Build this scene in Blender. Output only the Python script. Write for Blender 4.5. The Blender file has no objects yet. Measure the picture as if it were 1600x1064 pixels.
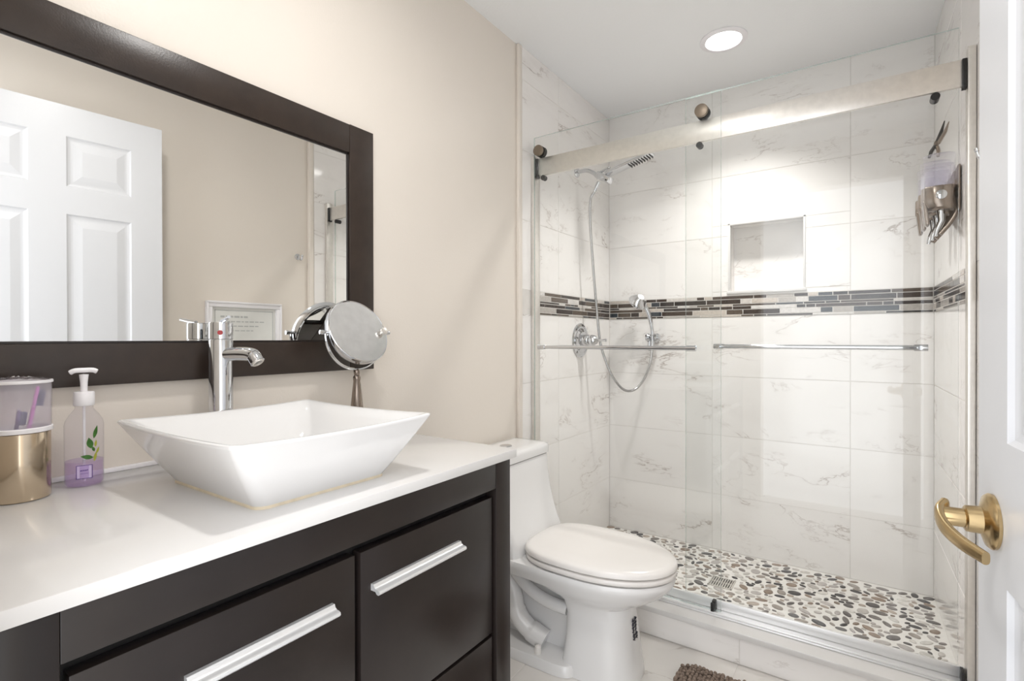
import bpy, bmesh, math, random
from mathutils import Vector, Matrix
PI = math.pi
C = bpy.context.scene.collection
sc = bpy.context.scene

# ------------------------------------------------------------------ camera
H = 1.128                      # eye height
F_PX = 803.88                  # focal length in pixels of the 1600 px frame
yaw, pitch, roll = math.radians(34.65), math.radians(-0.2435), math.radians(-0.096)
fw = Vector((-math.sin(yaw)*math.cos(pitch), math.cos(yaw)*math.cos(pitch), math.sin(pitch)))
rt = Vector((math.cos(yaw), math.sin(yaw), 0)); up = rt.cross(fw)
rt2 = rt*math.cos(roll) + up*math.sin(roll); up2 = up*math.cos(roll) - rt*math.sin(roll)
cam_d = bpy.data.cameras.new('camera'); cam = bpy.data.objects.new('camera', cam_d); C.objects.link(cam)
cam_d.sensor_width = 36.0; cam_d.lens = 36.0*F_PX/1600.0; cam_d.clip_start = 0.01
M = Matrix((rt2, up2, -fw)).transposed().to_4x4(); M.translation = Vector((1.27, 0.0, H))
cam.matrix_world = M
sc.camera = cam
sc.cycles.transparent_max_bounces = 40
sc.cycles.max_bounces = 16

# ------------------------------------------------------------------ world, exposure
w = bpy.data.worlds.new('world'); sc.world = w; w.use_nodes = True
bg = w.node_tree.nodes['Background']
bg.inputs[0].default_value = (0.95, 0.97, 1.0, 1); bg.inputs[1].default_value = 1.95
vs = sc.view_settings
vs.view_transform = 'Standard'; vs.look = 'None'; vs.gamma = 1.0; vs.use_curve_mapping = False
vs.exposure = 0.68
LAMPS = [(0.755, 2.36, 5.4, 108), (0.70, 0.64, 4.5, 165)]   # x, y, watts, beam degrees

# ------------------------------------------------------------------ materials
def new_mat(name):
    m = bpy.data.materials.new(name); m.use_nodes = True
    nt = m.node_tree; nt.nodes.clear()
    out = nt.nodes.new('ShaderNodeOutputMaterial')
    return m, nt, out

def srgb(r, g, b):
    f = lambda c: (c/255/12.92) if c/255 <= .04045 else ((c/255+.055)/1.055)**2.4
    return (f(r), f(g), f(b), 1)

def pbr(name, col, rough=.5, metal=0., spec=.5, noise=0., nscale=20., bump=0., bscale=200., coat=0., attr=None, emit=None):
    m, nt, out = new_mat(name)
    p = nt.nodes.new('ShaderNodeBsdfPrincipled'); nt.links.new(p.outputs[0], out.inputs[0])
    p.inputs['Base Color'].default_value = col; p.inputs['Roughness'].default_value = rough
    p.inputs['Metallic'].default_value = metal; p.inputs['Specular IOR Level'].default_value = spec
    p.inputs['Coat Weight'].default_value = coat; p.inputs['Coat Roughness'].default_value = .05
    tc = nt.nodes.new('ShaderNodeTexCoord')
    base = None
    if attr:
        a = nt.nodes.new('ShaderNodeAttribute'); a.attribute_name = attr; base = a.outputs['Color']
    if noise:
        n = nt.nodes.new('ShaderNodeTexNoise'); n.inputs['Scale'].default_value = nscale; n.inputs['Detail'].default_value = 5
        nt.links.new(tc.outputs['Object'], n.inputs['Vector'])
        mr = nt.nodes.new('ShaderNodeMapRange'); mr.inputs[1].default_value = .3; mr.inputs[2].default_value = .7
        mr.inputs[3].default_value = 1-noise; mr.inputs[4].default_value = 1+noise
        nt.links.new(n.outputs[0], mr.inputs[0])
        mx = nt.nodes.new('ShaderNodeMix'); mx.data_type = 'RGBA'; mx.blend_type = 'MULTIPLY'; mx.inputs[0].default_value = 1
        if base: nt.links.new(base, mx.inputs[6])
        else: mx.inputs[6].default_value = col
        cb = nt.nodes.new('ShaderNodeCombineColor')
        for i in range(3): nt.links.new(mr.outputs[0], cb.inputs[i])
        nt.links.new(cb.outputs[0], mx.inputs[7]); base = mx.outputs[2]
    if base: nt.links.new(base, p.inputs['Base Color'])
    if bump:
        n2 = nt.nodes.new('ShaderNodeTexNoise'); n2.inputs['Scale'].default_value = bscale; n2.inputs['Detail'].default_value = 3
        nt.links.new(tc.outputs['Object'], n2.inputs['Vector'])
        b = nt.nodes.new('ShaderNodeBump'); b.inputs['Strength'].default_value = bump; b.inputs['Distance'].default_value = .002
        nt.links.new(n2.outputs[0], b.inputs['Height']); nt.links.new(b.outputs[0], p.inputs['Normal'])
    if emit:
        p.inputs['Emission Color'].default_value = (1, .98, .95, 1); p.inputs['Emission Strength'].default_value = emit
    return m

def marble(name, base, vein, rough=.12, spec=.5, strength=.75):
    m, nt, out = new_mat(name)
    N = nt.nodes.new; L = nt.links.new
    p = N('ShaderNodeBsdfPrincipled'); L(p.outputs[0], out.inputs[0])
    p.inputs['Roughness'].default_value = rough; p.inputs['Specular IOR Level'].default_value = spec
    tc = N('ShaderNodeTexCoord')
    a = N('ShaderNodeAttribute'); a.attribute_name = 'rand'
    sca = N('ShaderNodeVectorMath'); sca.operation = 'SCALE'; sca.inputs['Scale'].default_value = 23.0
    L(a.outputs['Color'], sca.inputs[0])
    add = N('ShaderNodeVectorMath'); add.operation = 'ADD'; L(tc.outputs['Object'], add.inputs[0]); L(sca.outputs[0], add.inputs[1])
    mp = N('ShaderNodeMapping'); mp.inputs['Rotation'].default_value = (.62, .62, -.62); mp.inputs['Scale'].default_value = (1.0, 1.0, 2.4)
    L(add.outputs[0], mp.inputs[0])
    def ridge(scale, width, dist, seed):
        off = N('ShaderNodeVectorMath'); off.operation = 'ADD'; off.inputs[1].default_value = (seed, seed*2, seed*3); L(mp.outputs[0], off.inputs[0])
        n = N('ShaderNodeTexNoise'); n.inputs['Scale'].default_value = scale; n.inputs['Detail'].default_value = 7; n.inputs['Roughness'].default_value = .62
        n.inputs['Distortion'].default_value = dist; L(off.outputs[0], n.inputs['Vector'])
        s = N('ShaderNodeMath'); s.operation = 'SUBTRACT'; s.inputs[1].default_value = .5; L(n.outputs[0], s.inputs[0])
        ab = N('ShaderNodeMath'); ab.operation = 'ABSOLUTE'; L(s.outputs[0], ab.inputs[0])
        mr = N('ShaderNodeMapRange'); mr.inputs[1].default_value = 0; mr.inputs[2].default_value = width; mr.inputs[3].default_value = 1; mr.inputs[4].default_value = 0
        L(ab.outputs[0], mr.inputs[0]); return mr.outputs[0]
    def mask(scale, lo, hi, seed):
        off = N('ShaderNodeVectorMath'); off.operation = 'ADD'; off.inputs[1].default_value = (seed*3, seed, seed*2); L(mp.outputs[0], off.inputs[0])
        n = N('ShaderNodeTexNoise'); n.inputs['Scale'].default_value = scale; n.inputs['Detail'].default_value = 3; L(off.outputs[0], n.inputs['Vector'])
        mr = N('ShaderNodeMapRange'); mr.inputs[1].default_value = lo; mr.inputs[2].default_value = hi; L(n.outputs[0], mr.inputs[0]); return mr.outputs[0]
    def mul(x, y, k=None):
        q = N('ShaderNodeMath'); q.operation = 'MULTIPLY'; L(x, q.inputs[0])
        if k is None: L(y, q.inputs[1])
        else: q.inputs[1].default_value = k
        return q.outputs[0]
    v1 = mul(ridge(1.5, .011, .5, 1.3), mask(2.6, .50, .66, 4.1))
    v2 = mul(mul(ridge(3.2, .014, .5, 7.7), mask(3.1, .55, .72, 9.2)), None, .7)
    soft = mul(mul(ridge(1.5, .09, .5, 1.3), mask(2.6, .45, .7, 4.1)), None, .16)
    mx1 = N('ShaderNodeMath'); mx1.operation = 'MAXIMUM'; L(v1, mx1.inputs[0]); L(v2, mx1.inputs[1])
    mx2 = N('ShaderNodeMath'); mx2.operation = 'MAXIMUM'; L(mx1.outputs[0], mx2.inputs[0]); L(soft, mx2.inputs[1])
    st = mul(mx2.outputs[0], None, strength)
    mix = N('ShaderNodeMix'); mix.data_type = 'RGBA'; mix.inputs[6].default_value = base; mix.inputs[7].default_value = vein
    L(st, mix.inputs[0]); L(mix.outputs[2], p.inputs['Base Color'])
    return m

def clear(name, tint, ior=1.45, rough=0., diffuse=0., dcol=None):
    """thin clear sheet: straight-through light with Fresnel reflection, optional milky share"""
    m, nt, out = new_mat(name); N = nt.nodes.new; L = nt.links.new
    t = N('ShaderNodeBsdfTransparent'); t.inputs[0].default_value = tint
    g = N('ShaderNodeBsdfGlossy'); g.inputs['Roughness'].default_value = rough
    lw = N('ShaderNodeLayerWeight'); lw.inputs[0].default_value = .5
    pw = N('ShaderNodeMath'); pw.operation = 'POWER'; pw.inputs[1].default_value = 5.; L(lw.outputs['Facing'], pw.inputs[0])
    r0 = ((ior-1)/(ior+1))**2
    fr = N('ShaderNodeMath'); fr.operation = 'MULTIPLY_ADD'; fr.inputs[1].default_value = 1-r0; fr.inputs[2].default_value = r0; L(pw.outputs[0], fr.inputs[0])
    mx = N('ShaderNodeMixShader'); L(fr.outputs[0], mx.inputs[0])
    src = t.outputs[0]
    if diffuse:
        d = N('ShaderNodeBsdfDiffuse'); d.inputs[0].default_value = dcol or tint
        tl = N('ShaderNodeBsdfTranslucent'); tl.inputs[0].default_value = dcol or tint
        m0 = N('ShaderNodeMixShader'); m0.inputs[0].default_value = .5; L(d.outputs[0], m0.inputs[1]); L(tl.outputs[0], m0.inputs[2])
        m2 = N('ShaderNodeMixShader'); m2.inputs[0].default_value = diffuse; L(t.outputs[0], m2.inputs[1]); L(m0.outputs[0], m2.inputs[2]); src = m2.outputs[0]
    L(src, mx.inputs[1]); L(g.outputs[0], mx.inputs[2]); L(mx.outputs[0], out.inputs[0])
    return m

MT = dict(
    paint=pbr('beige_paint', srgb(231, 223, 213), .34, spec=.35, bump=.12, bscale=160, noise=.012, nscale=3),
    ceil=pbr('ceiling_paint', srgb(242, 243, 243), .85, bump=.25, bscale=120),
    tile=marble('marble_tile', srgb(241, 238, 235), srgb(150, 134, 122), .10),
    floor_tile=marble('floor_marble', srgb(228, 224, 219), srgb(160, 148, 136), .22),
    grout=pbr('grout', srgb(222, 218, 213), .8, noise=.05),
    quartz=pbr('white_quartz', srgb(222, 220, 218), .14, noise=.01, nscale=8),
    glaze=pbr('mosaic_glass', (1, 1, 1, 1), .16, spec=.35, attr='tint', noise=.12, nscale=90),
    pebble=pbr('pebble_stone', (1, 1, 1, 1), .35, attr='tint', noise=.12, nscale=60),
    pgrout=pbr('pebble_grout', srgb(222, 219, 214), .7, noise=.04, nscale=40),
    espresso=pbr('espresso_wood', srgb(38, 32, 30), .28, noise=.12, nscale=14, spec=.4),
    frame=pbr('espresso_frame', srgb(50, 40, 34), .34, noise=.15, nscale=25, spec=.45, bump=.1, bscale=300),
    dark=pbr('black_void', srgb(14, 12, 12), .6),
    ceramic=pbr('white_ceramic', srgb(231, 230, 229), .07, coat=.3),
    ceramic_seat=pbr('seat_plastic', srgb(236, 232, 228), .22),
    chrome=pbr('chrome', (.66, .67, .69, 1), .05, 1.),
    hose=pbr('steel_hose', (.50, .50, .50, 1), .22, 1.),
    brushed=pbr('brushed_nickel', srgb(226, 222, 216), .34, .8, noise=.04, nscale=60),
    satin=pbr('satin_aluminium', srgb(238, 238, 238), .36, .6),
    gun=pbr('gunmetal', srgb(150, 138, 128), .25, 1.),
    bronze=pbr('antique_bronze', srgb(138, 126, 112), .35, .8),
    brass=pbr('antique_brass', srgb(196, 172, 130), .24, 1., noise=.08, nscale=40),
    steelcup=pbr('warm_steel', srgb(200, 184, 162), .16, 1.),
    black=pbr('black_plastic', srgb(24, 23, 23), .4),
    doorpaint=pbr('white_door_paint', srgb(213, 214, 217), .35, bump=.05, bscale=120),
    white=pbr('white_plastic', srgb(240, 238, 240), .35),
    mirror=pbr('mirror_silver', (.93, .935, .925, 1), .0, 1.),
    foggy=pbr('spotted_mirror', (.9, .9, .9, 1), .10, 1., noise=.05, nscale=40),
    glass=clear('shower_glass', (.983, .989, .987, 1), 1.45),
    glass_edge=clear('glass_edge', (.74, .83, .80, 1), 1.3, diffuse=.45, dcol=(.62, .72, .69, 1)),
    clearp=clear('clear_plastic', (.93, .915, .93, 1), 1.4),
    milky=clear('frosted_lilac_plastic', (.97, .955, .99, 1), 1.3, diffuse=.36, dcol=srgb(248, 245, 252)),
    soapfill=clear('pale_lilac_gel', (.985, .982, .995, 1), 1.08, diffuse=.08, dcol=srgb(240, 238, 250)),
    liquid=clear('lilac_soap', (.92, .86, .96, 1), 1.15, diffuse=.24, dcol=srgb(226, 206, 242)),
    clearbottle=clear('lavender_clear_plastic', (.978, .974, .990, 1), 1.3, diffuse=.035, dcol=srgb(240, 238, 250)),
    leaf=pbr('printed_leaf_green', srgb(62, 112, 42), .5, noise=.3, nscale=120),
    bud=pbr('printed_bud_yellow', srgb(176, 178, 70), .5),
    violet=pbr('printed_violet', srgb(104, 78, 146), .5),
    lilac=pbr('lilac_label', srgb(222, 206, 238), .5),
    pink=pbr('pink_plastic', srgb(226, 128, 214), .4),
    navy=pbr('navy_bristle', srgb(60, 62, 116), .7),
    red=pbr('red_dot', srgb(170, 26, 30), .3),
    mat=pbr('taupe_chenille', srgb(132, 116, 104), .95, noise=.3, nscale=260, attr=None),
    paper=pbr('paper', srgb(226, 226, 222), .6, noise=.02),
    ink=pbr('grey_ink', srgb(186, 188, 186), .7),
    marks=pbr('black_marks', srgb(40, 38, 50), .6),
    caulk=pbr('yellowed_caulk', srgb(226, 213, 188), .5, noise=.08, nscale=60),
    lens=pbr('lamp_lens', (1, 1, 1, 1), .4, emit=9.0),
)

# ------------------------------------------------------------------ mesh helpers
class MB:
    def __init__(s):
        s.bm = bmesh.new(); s.mi = 0; s.tints = {}
    def _mark(s, faces):
        for f in faces: f.material_index = s.mi
    def mat(s, i): s.mi = i; return s
    def box(s, x0, x1, y0, y1, z0, z1, bev=0., seg=2, rot=None, tint=None):
        r = bmesh.ops.create_cube(s.bm, size=1.)
        vs_ = r['verts']
        for v in vs_:
            v.co = Vector(((x0+x1)/2 + v.co.x*(x1-x0), (y0+y1)/2 + v.co.y*(y1-y0), (z0+z1)/2 + v.co.z*(z1-z0)))
        fs = set(f for v in vs_ for f in v.link_faces)
        if bev > 0:
            es = list(set(e for v in vs_ for e in v.link_edges))
            rr = bmesh.ops.bevel(s.bm, geom=es, offset=bev, segments=seg, affect='EDGES', profile=.5)
            fs = set(f for f in fs if f.is_valid) | set(rr['faces'])
            vs_ = list(set(v for f in fs for v in f.verts))
        if rot: bmesh.ops.transform(s.bm, matrix=rot, verts=list(vs_))
        s._mark(fs)
        return list(vs_)
    def loft(s, rings, cap0=True, cap1=True, closed=True):
        R_ = [[s.bm.verts.new(p) for p in r] for r in rings]; fs = []
        n = len(R_[0])
        for a, b in zip(R_, R_[1:]):
            for i in range(n if closed else n-1):
                j = (i+1) % n
                try: fs.append(s.bm.faces.new((a[i], a[j], b[j], b[i])))
                except ValueError: pass
        if cap0: fs.append(s.bm.faces.new(list(reversed(R_[0]))))
        if cap1: fs.append(s.bm.faces.new(R_[-1]))
        s._mark(fs); return R_
    def lathe(s, prof, c=(0, 0, 0), axis='Z', n=32, mtx=None, cap=True):
        """prof: (r, h) pairs along the axis"""
        rings = []
        for r, h in prof:
            ring = []
            for i in range(n):
                a = 2*PI*i/n; u, v = max(r, 1e-5)*math.cos(a), max(r, 1e-5)*math.sin(a)
                p = Vector((u, v, h)) if axis == 'Z' else Vector((h, u, v)) if axis == 'X' else Vector((v, h, u))
                p = (mtx @ p) if mtx else p + Vector(c)
                ring.append(p)
            rings.append(ring)
        return s.loft(rings, cap, cap)
    def tube(s, pts, r, n=12, cap=True):
        pts = [Vector(p) for p in pts]
        rs = r if isinstance(r, (list, tuple)) else [r]*len(pts)
        rings = []; prev = None
        for i, p in enumerate(pts):
            t = (pts[min(i+1, len(pts)-1)] - pts[max(i-1, 0)]).normalized()
            if prev is None:
                a = Vector((0, 0, 1)) if abs(t.z) < .9 else Vector((1, 0, 0)); u = t.cross(a).normalized()
            else:
                u = (prev - t*prev.dot(t)).normalized()
            prev = u; v = t.cross(u)
            rings.append([p + (u*math.cos(2*PI*k/n) + v*math.sin(2*PI*k/n))*rs[i] for k in range(n)])
        return s.loft(rings, cap, cap)
    def quad(s, *ps):
        f = s.bm.faces.new([s.bm.verts.new(p) for p in ps]); s._mark([f]); return f
    def build(s, name, mats, parent=None, smooth=True, ang=35, sub=0):
        bmesh.ops.recalc_face_normals(s.bm, faces=s.bm.faces[:])
        me = bpy.data.meshes.new(name); s.bm.to_mesh(me); s.bm.free()
        for m in (mats if isinstance(mats, (list, tuple)) else [mats]): me.materials.append(m)
        if smooth:
            me.shade_smooth(); me.set_sharp_from_angle(angle=math.radians(ang))
        o = bpy.data.objects.new(name, me); C.objects.link(o)
        if parent: o.parent = parent
        if sub:
            md = o.modifiers.new('s', 'SUBSURF'); md.levels = sub; md.render_levels = sub
        return o

def spline(pts, per=8):
    """Catmull-Rom through points"""
    P = [Vector(p) for p in pts]; P = [P[0]*2-P[1]] + P + [P[-1]*2-P[-2]]; out = []
    for i in range(1, len(P)-2):
        a, b, c, d = P[i-1:i+3]
        for k in range(per):
            t = k/per
            out.append(.5*((2*b) + (c-a)*t + (2*a-5*b+4*c-d)*t*t + (3*b-a-3*c+d)*t**3))
    out.append(P[-2]); return out

def thing(name, label, cat, loc=(0, 0, 0), rotz=0., group=None, kind=None):
    o = bpy.data.objects.new(name, None); C.objects.link(o); o.location = loc; o.rotation_euler = (0, 0, rotz)
    o.empty_display_size = .05
    o['label'] = label; o['category'] = cat
    if group: o['group'] = group
    if kind: o['kind'] = kind
    return o
def tag(o, label, cat, group=None):
    o['label'] = label; o['category'] = cat
    if group: o['group'] = group
    return o
def struct(o, label=None, cat=None):
    o['kind'] = 'structure'
    if label: o['label'] = label; o['category'] = cat
    return o
def face_attr(o, name, cols):
    """per-face colour attribute"""
    a = o.data.attributes.new(name, 'FLOAT_COLOR', 'FACE')
    flat = []
    for c in cols: flat.extend(c)
    a.data.foreach_set('color', flat)

# ================================================================== SETTING
W = 1.505; WP = 1.556; BK = 2.834; TOP = 2.42; TY = 1.90; TX = .012; FZ = .018
AZ0, AZ1 = 1.237, 1.345
rnd = random.Random(5)
def WR(y): return 1.504 + .026*(BK-y)/(BK-TY)        # the right tile wall runs slightly out of square

m = MB(); m.box(-.12, 0, -.01, 3.05, -.1, TOP+.1); struct(m.build('wall_left', MT['paint'], smooth=False), 'beige painted wall behind the vanity and mirror', 'wall')
m = MB(); m.box(WP, WP+.12, -.01, 3.05, -.1, TOP+.1); struct(m.build('wall_right', MT['paint'], smooth=False), 'beige painted wall behind the open white door', 'wall')
m = MB(); m.box(-.12, WP+.12, -.01, 3.05, TOP, TOP+.1); struct(m.build('ceiling', MT['ceil'], smooth=False), 'white painted ceiling', 'ceiling')

def tiles_grid(name, rects, place, thick, mats, label, cat, grout_rects, bev=.0008):
    """every tile a bevelled face set proud of a grout bed; u,v rectangles put on the wall by place(u, v, d)"""
    m = MB(); counts = []
    m.mi = 1
    for (u0, u1, v0, v1) in grout_rects:
        n0 = len(m.bm.faces)
        P = [place(u, v, d) for d in (0, thick-.0012) for (u, v) in ((u0, v0), (u1, v0), (u1, v1), (u0, v1))]
        V = [m.bm.verts.new(p) for p in P]
        for q in ((0, 3, 2, 1), (4, 5, 6, 7), (0, 1, 5, 4), (1, 2, 6, 5), (2, 3, 7, 6), (3, 0, 4, 7)):
            f = m.bm.faces.new([V[i] for i in q]); f.material_index = 1
        counts += [(0, 0, 0, 1)]*(len(m.bm.faces)-n0)
    m.mi = 0
    for (u0, u1, v0, v1) in rects:
        n0 = len(m.bm.faces); g = .0011
        a = [place(u, v, thick-.002) for (u, v) in ((u0+g, v0+g), (u1-g, v0+g), (u1-g, v1-g), (u0+g, v1-g))]
        b = [place(u, v, thick) for (u, v) in ((u0+g+bev, v0+g+bev), (u1-g-bev, v0+g+bev), (u1-g-bev, v1-g-bev), (u0+g+bev, v1-g-bev))]
        m.loft([a, b], cap0=False)
        c = (rnd.random(), rnd.random(), rnd.random(), 1)
        counts += [c]*(len(m.bm.faces)-n0)
    o = m.build(name, mats, smooth=False)
    face_attr(o, 'rand', counts)
    struct(o, label, cat); return o

ZROWS = [(.018, .307), (.307, .617), (.617, .927), (.927, AZ0), (AZ1, 1.655), (1.655, 1.965), (1.965, 2.275), (2.275, TOP)]
def cut(rects, hole):
    """remove a rectangular hole from a list of rectangles"""
    hx0, hx1, hz0, hz1 = hole; out = []
    for (a, b, c, d) in rects:
        if b <= hx0 or a >= hx1 or d <= hz0 or c >= hz1: out.append((a, b, c, d)); continue
        if c < hz0: out.append((a, b, c, hz0))
        if d > hz1: out.append((a, b, hz1, d))
        cc, dd = max(c, hz0), min(d, hz1)
        if a < hx0: out.append((a, hx0, cc, dd))
        if b > hx1: out.append((hx1, b, cc, dd))
    return out
NICHE = (.682, 1.018, 1.368, 1.712)
us = [TX, .595, 1.205, W]
rects = [(us[i], us[i+1], a, b) for (a, b) in ZROWS for i in range(3)]
rects = cut(rects, NICHE)
gro = cut([(TX-.012, W+.022, 0, TOP)], NICHE)
tiles_grid('tile_wall_back', rects, lambda u, v, d: (u, BK+.012-d, v), .012, [MT['tile'], MT['grout']], 'back wall of the shower in pale marble tile', 'wall', gro)
ys = [TY, 2.225, BK]
rects = [(ys[i], ys[i+1], a, b) for (a, b) in ZROWS for i in range(2)]
tiles_grid('tile_wall_left', rects, lambda u, v, d: (d, u, v), TX, [MT['tile'], MT['grout']], 'left shower wall in pale marble tile behind the hose', 'wall', [(TY, BK+.012, 0, TOP)])
tiles_grid('tile_wall_right', rects, lambda u, v, d: (WR(u)+.012-d, u, v), .012, [MT['tile'], MT['grout']], 'right shower wall in pale marble tile behind the soap dispensers', 'wall', [(TY, BK+.012, 0, TOP)])
# bullnose edge strips where the tile meets the paint
m = MB(); m.box(0, .016, TY-.030, TY-.001, 0, TOP-.001, .004); struct(m.build('trim_1', MT['paint']), 'narrow beige edge strip between the paint and the shower tile', 'trim')
m = MB(); m.box(WR(TY)-.002, WP, TY-.030, TY-.001, 0, TOP-.001, .004); struct(m.build('trim_2', MT['paint']), 'narrow beige edge strip on the wall behind the door', 'trim')
# outer shell behind the niche
m = MB(); m.box(-.12, WP+.12, 2.95, 3.05, -.1, TOP)
m.box(-.0, NICHE[0]-.012, BK+.0121, 2.95, 0, TOP); m.box(NICHE[1]+.012, WP, BK+.0121, 2.95, 0, TOP)
m.box(NICHE[0]-.012, NICHE[1]+.012, BK+.0121, 2.95, 0, NICHE[2]-.012); m.box(NICHE[0]-.012, NICHE[1]+.012, BK+.0121, 2.95, NICHE[3]+.012, TOP)
struct(m.build('wall_back', MT['paint'], smooth=False), 'wall behind the shower tile', 'wall')
# niche lining
m = MB(); nx0, nx1, nz0, nz1 = NICHE; d0, d1 = BK+.001, 2.949
m.quad((nx0, d1, nz0), (nx1, d1, nz0), (nx1, d1, nz1), (nx0, d1, nz1))
m.quad((nx0, d0, nz0), (nx0, d1, nz0), (nx0, d1, nz1), (nx0, d0, nz1)); m.quad((nx1, d0, nz0), (nx1, d1, nz0), (nx1, d1, nz1), (nx1, d0, nz1))
m.quad((nx0, d0, nz1), (nx1, d0, nz1), (nx1, d1, nz1), (nx0, d1, nz1)); m.quad((nx0, d0, nz0), (nx1, d0, nz0), (nx1, d1, nz0), (nx0, d1, nz0))
o = m.build('niche_wall', MT['tile'], smooth=False); struct(o, 'marble lining of the recessed shower niche', 'niche')
face_attr(o, 'rand', [(.3, .8, .1, 1)]*5)
m = MB(); e = .007
m.box(nx0-e, nx0+.003, BK-.004, BK+.03, nz0-.002, nz1+e, .002); m.box(nx1-.003, nx1+e, BK-.004, BK+.03, nz0-.002, nz1+e, .002)
m.box(nx0-e, nx1+e, BK-.004, BK+.03, nz1-.003, nz1+e, .002); m.box(nx0-e-.006, nx1+e+.004, BK-.010, BK+.11, nz0-.014, nz0+.002, .003)
struct(m.build('trim_3', MT['quartz']), 'white edging around the shower niche', 'trim')

# mosaic accent bands
BROWN = [srgb(52, 42, 37), srgb(66, 54, 47), srgb(84, 72, 62), srgb(38, 33, 31), srgb(58, 52, 50), srgb(56, 62, 68)]
PALE = [srgb(206, 200, 194), srgb(196, 186, 176), srgb(212, 208, 204), srgb(178, 172, 166)]
def mosaic(name, u0, u1, place, label, pale):
    heights = [.0165, .024, .0105, .0165, .0245, .0105]; hs = sum(heights); k = (AZ1-AZ0)/hs
    m = MB(); cols = []; r = random.Random(name)
    V = [m.bm.verts.new(place(u, v, d)) for d in (0, .0022) for (u, v) in ((u0, AZ0), (u1, AZ0), (u1, AZ1), (u0, AZ1))]
    for q in ((0, 3, 2, 1), (4, 5, 6, 7), (0, 1, 5, 4), (1, 2, 6, 5), (2, 3, 7, 6), (3, 0, 4, 7)):
        f = m.bm.faces.new([V[i] for i in q]); f.material_index = 1; cols.append((.75, .72, .69, 1))
    z = AZ1
    for hh in heights:
        hh *= k; u = u0
        while u < u1-.002:
            L_ = r.choice([.04, .06, .09, .12, .16, .2]) if hh < .02 else r.choice([.05, .08, .12, .17])
            e_ = min(u1, u+L_)
            if u1-e_ < .025: e_ = u1
            c = r.choice(PALE) if r.random() < pale else r.choice(BROWN)
            g = .0014; n0 = len(m.bm.faces)
            a = [place(x, y, .0018) for (x, y) in ((u+g, z-hh+g), (e_-g, z-hh+g), (e_-g, z-g), (u+g, z-g))]
            b = [place(x, y, .0034) for (x, y) in ((u+g+.0006, z-hh+g+.0006), (e_-g-.0006, z-hh+g+.0006), (e_-g-.0006, z-g-.0006), (u+g+.0006, z-g-.0006))]
            m.loft([a, b], cap0=False); cols += [c]*(len(m.bm.faces)-n0)
            u = e_
        z -= hh
    o = m.build(name, [MT['glaze'], MT['grout']], smooth=False); face_attr(o, 'tint', cols)
    struct(o, label, 'tile band'); return o
mosaic('trim_4', TX+.004, W-.004, lambda u, v, d: (u, BK+.001-d, v), 'brown and grey glass mosaic band across the back shower wall', .28)
mosaic('trim_5', TY+.13, BK-.004, lambda u, v, d: (TX-.001+d, u, v), 'brown and grey glass mosaic band on the left shower wall', .30)
mosaic('trim_6', TY+.13, BK-.004, lambda u, v, d: (WR(u)+.001-d, u, v), 'brown and grey glass mosaic band on the right shower wall', .3)

m = MB(); m.box(-.1, WP+.1, -.01, 3.0, -.12, -.021); struct(m.build('floor_slab', MT['grout'], smooth=False), 'floor base under the tiles', 'floor')
m = MB(); m.box(0, .655, -.01, .10, 0, TOP); m.box(.655, WP, -.01, .10, 2.12, TOP); struct(m.build('wall_front', MT['paint'], smooth=False), 'beige painted wall around the doorway', 'wall')
# room floor: large marble tiles
rects = []
xs_ = [0, .30, .905, 1.51, WP]; yy = [-.01, .68, 1.29, TY]
for i in range(len(xs_)-1):
    for j in range(len(yy)-1): rects.append((xs_[i], xs_[i+1], yy[j], yy[j+1]))
tiles_grid('floor', rects, lambda u, v, d: (u, v, d-.012), .012, [MT['floor_tile'], MT['grout']], 'pale marble floor tiles around the toilet', 'floor', [(0, WP, -.01, TY+.03)])
# curb
m = MB(); cols = []
cy0, cy1, ct = TY, 2.065, .111
tiles_grid('shower_curb', [(0.017, .907, 0.001, ct-.021), (.907, 1.533, 0.001, ct-.021)], lambda u, v, d: (u, cy0+.012-d, v), .010, [MT['tile'], MT['grout']],
           'marble tiled curb at the foot of the glass shower doors', 'curb', [(0.017, 1.533, 0, ct-.021)])
m = MB(); m.box(TX, 1.533, cy0+.013, cy1, 0, ct-.021); m.box(TX+.001, 1.532, cy0-.004, cy1+.004, ct-.021, ct, .003)
struct(m.build('trim_7', MT['quartz']), 'white stone cap on top of the shower curb', 'trim')

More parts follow.
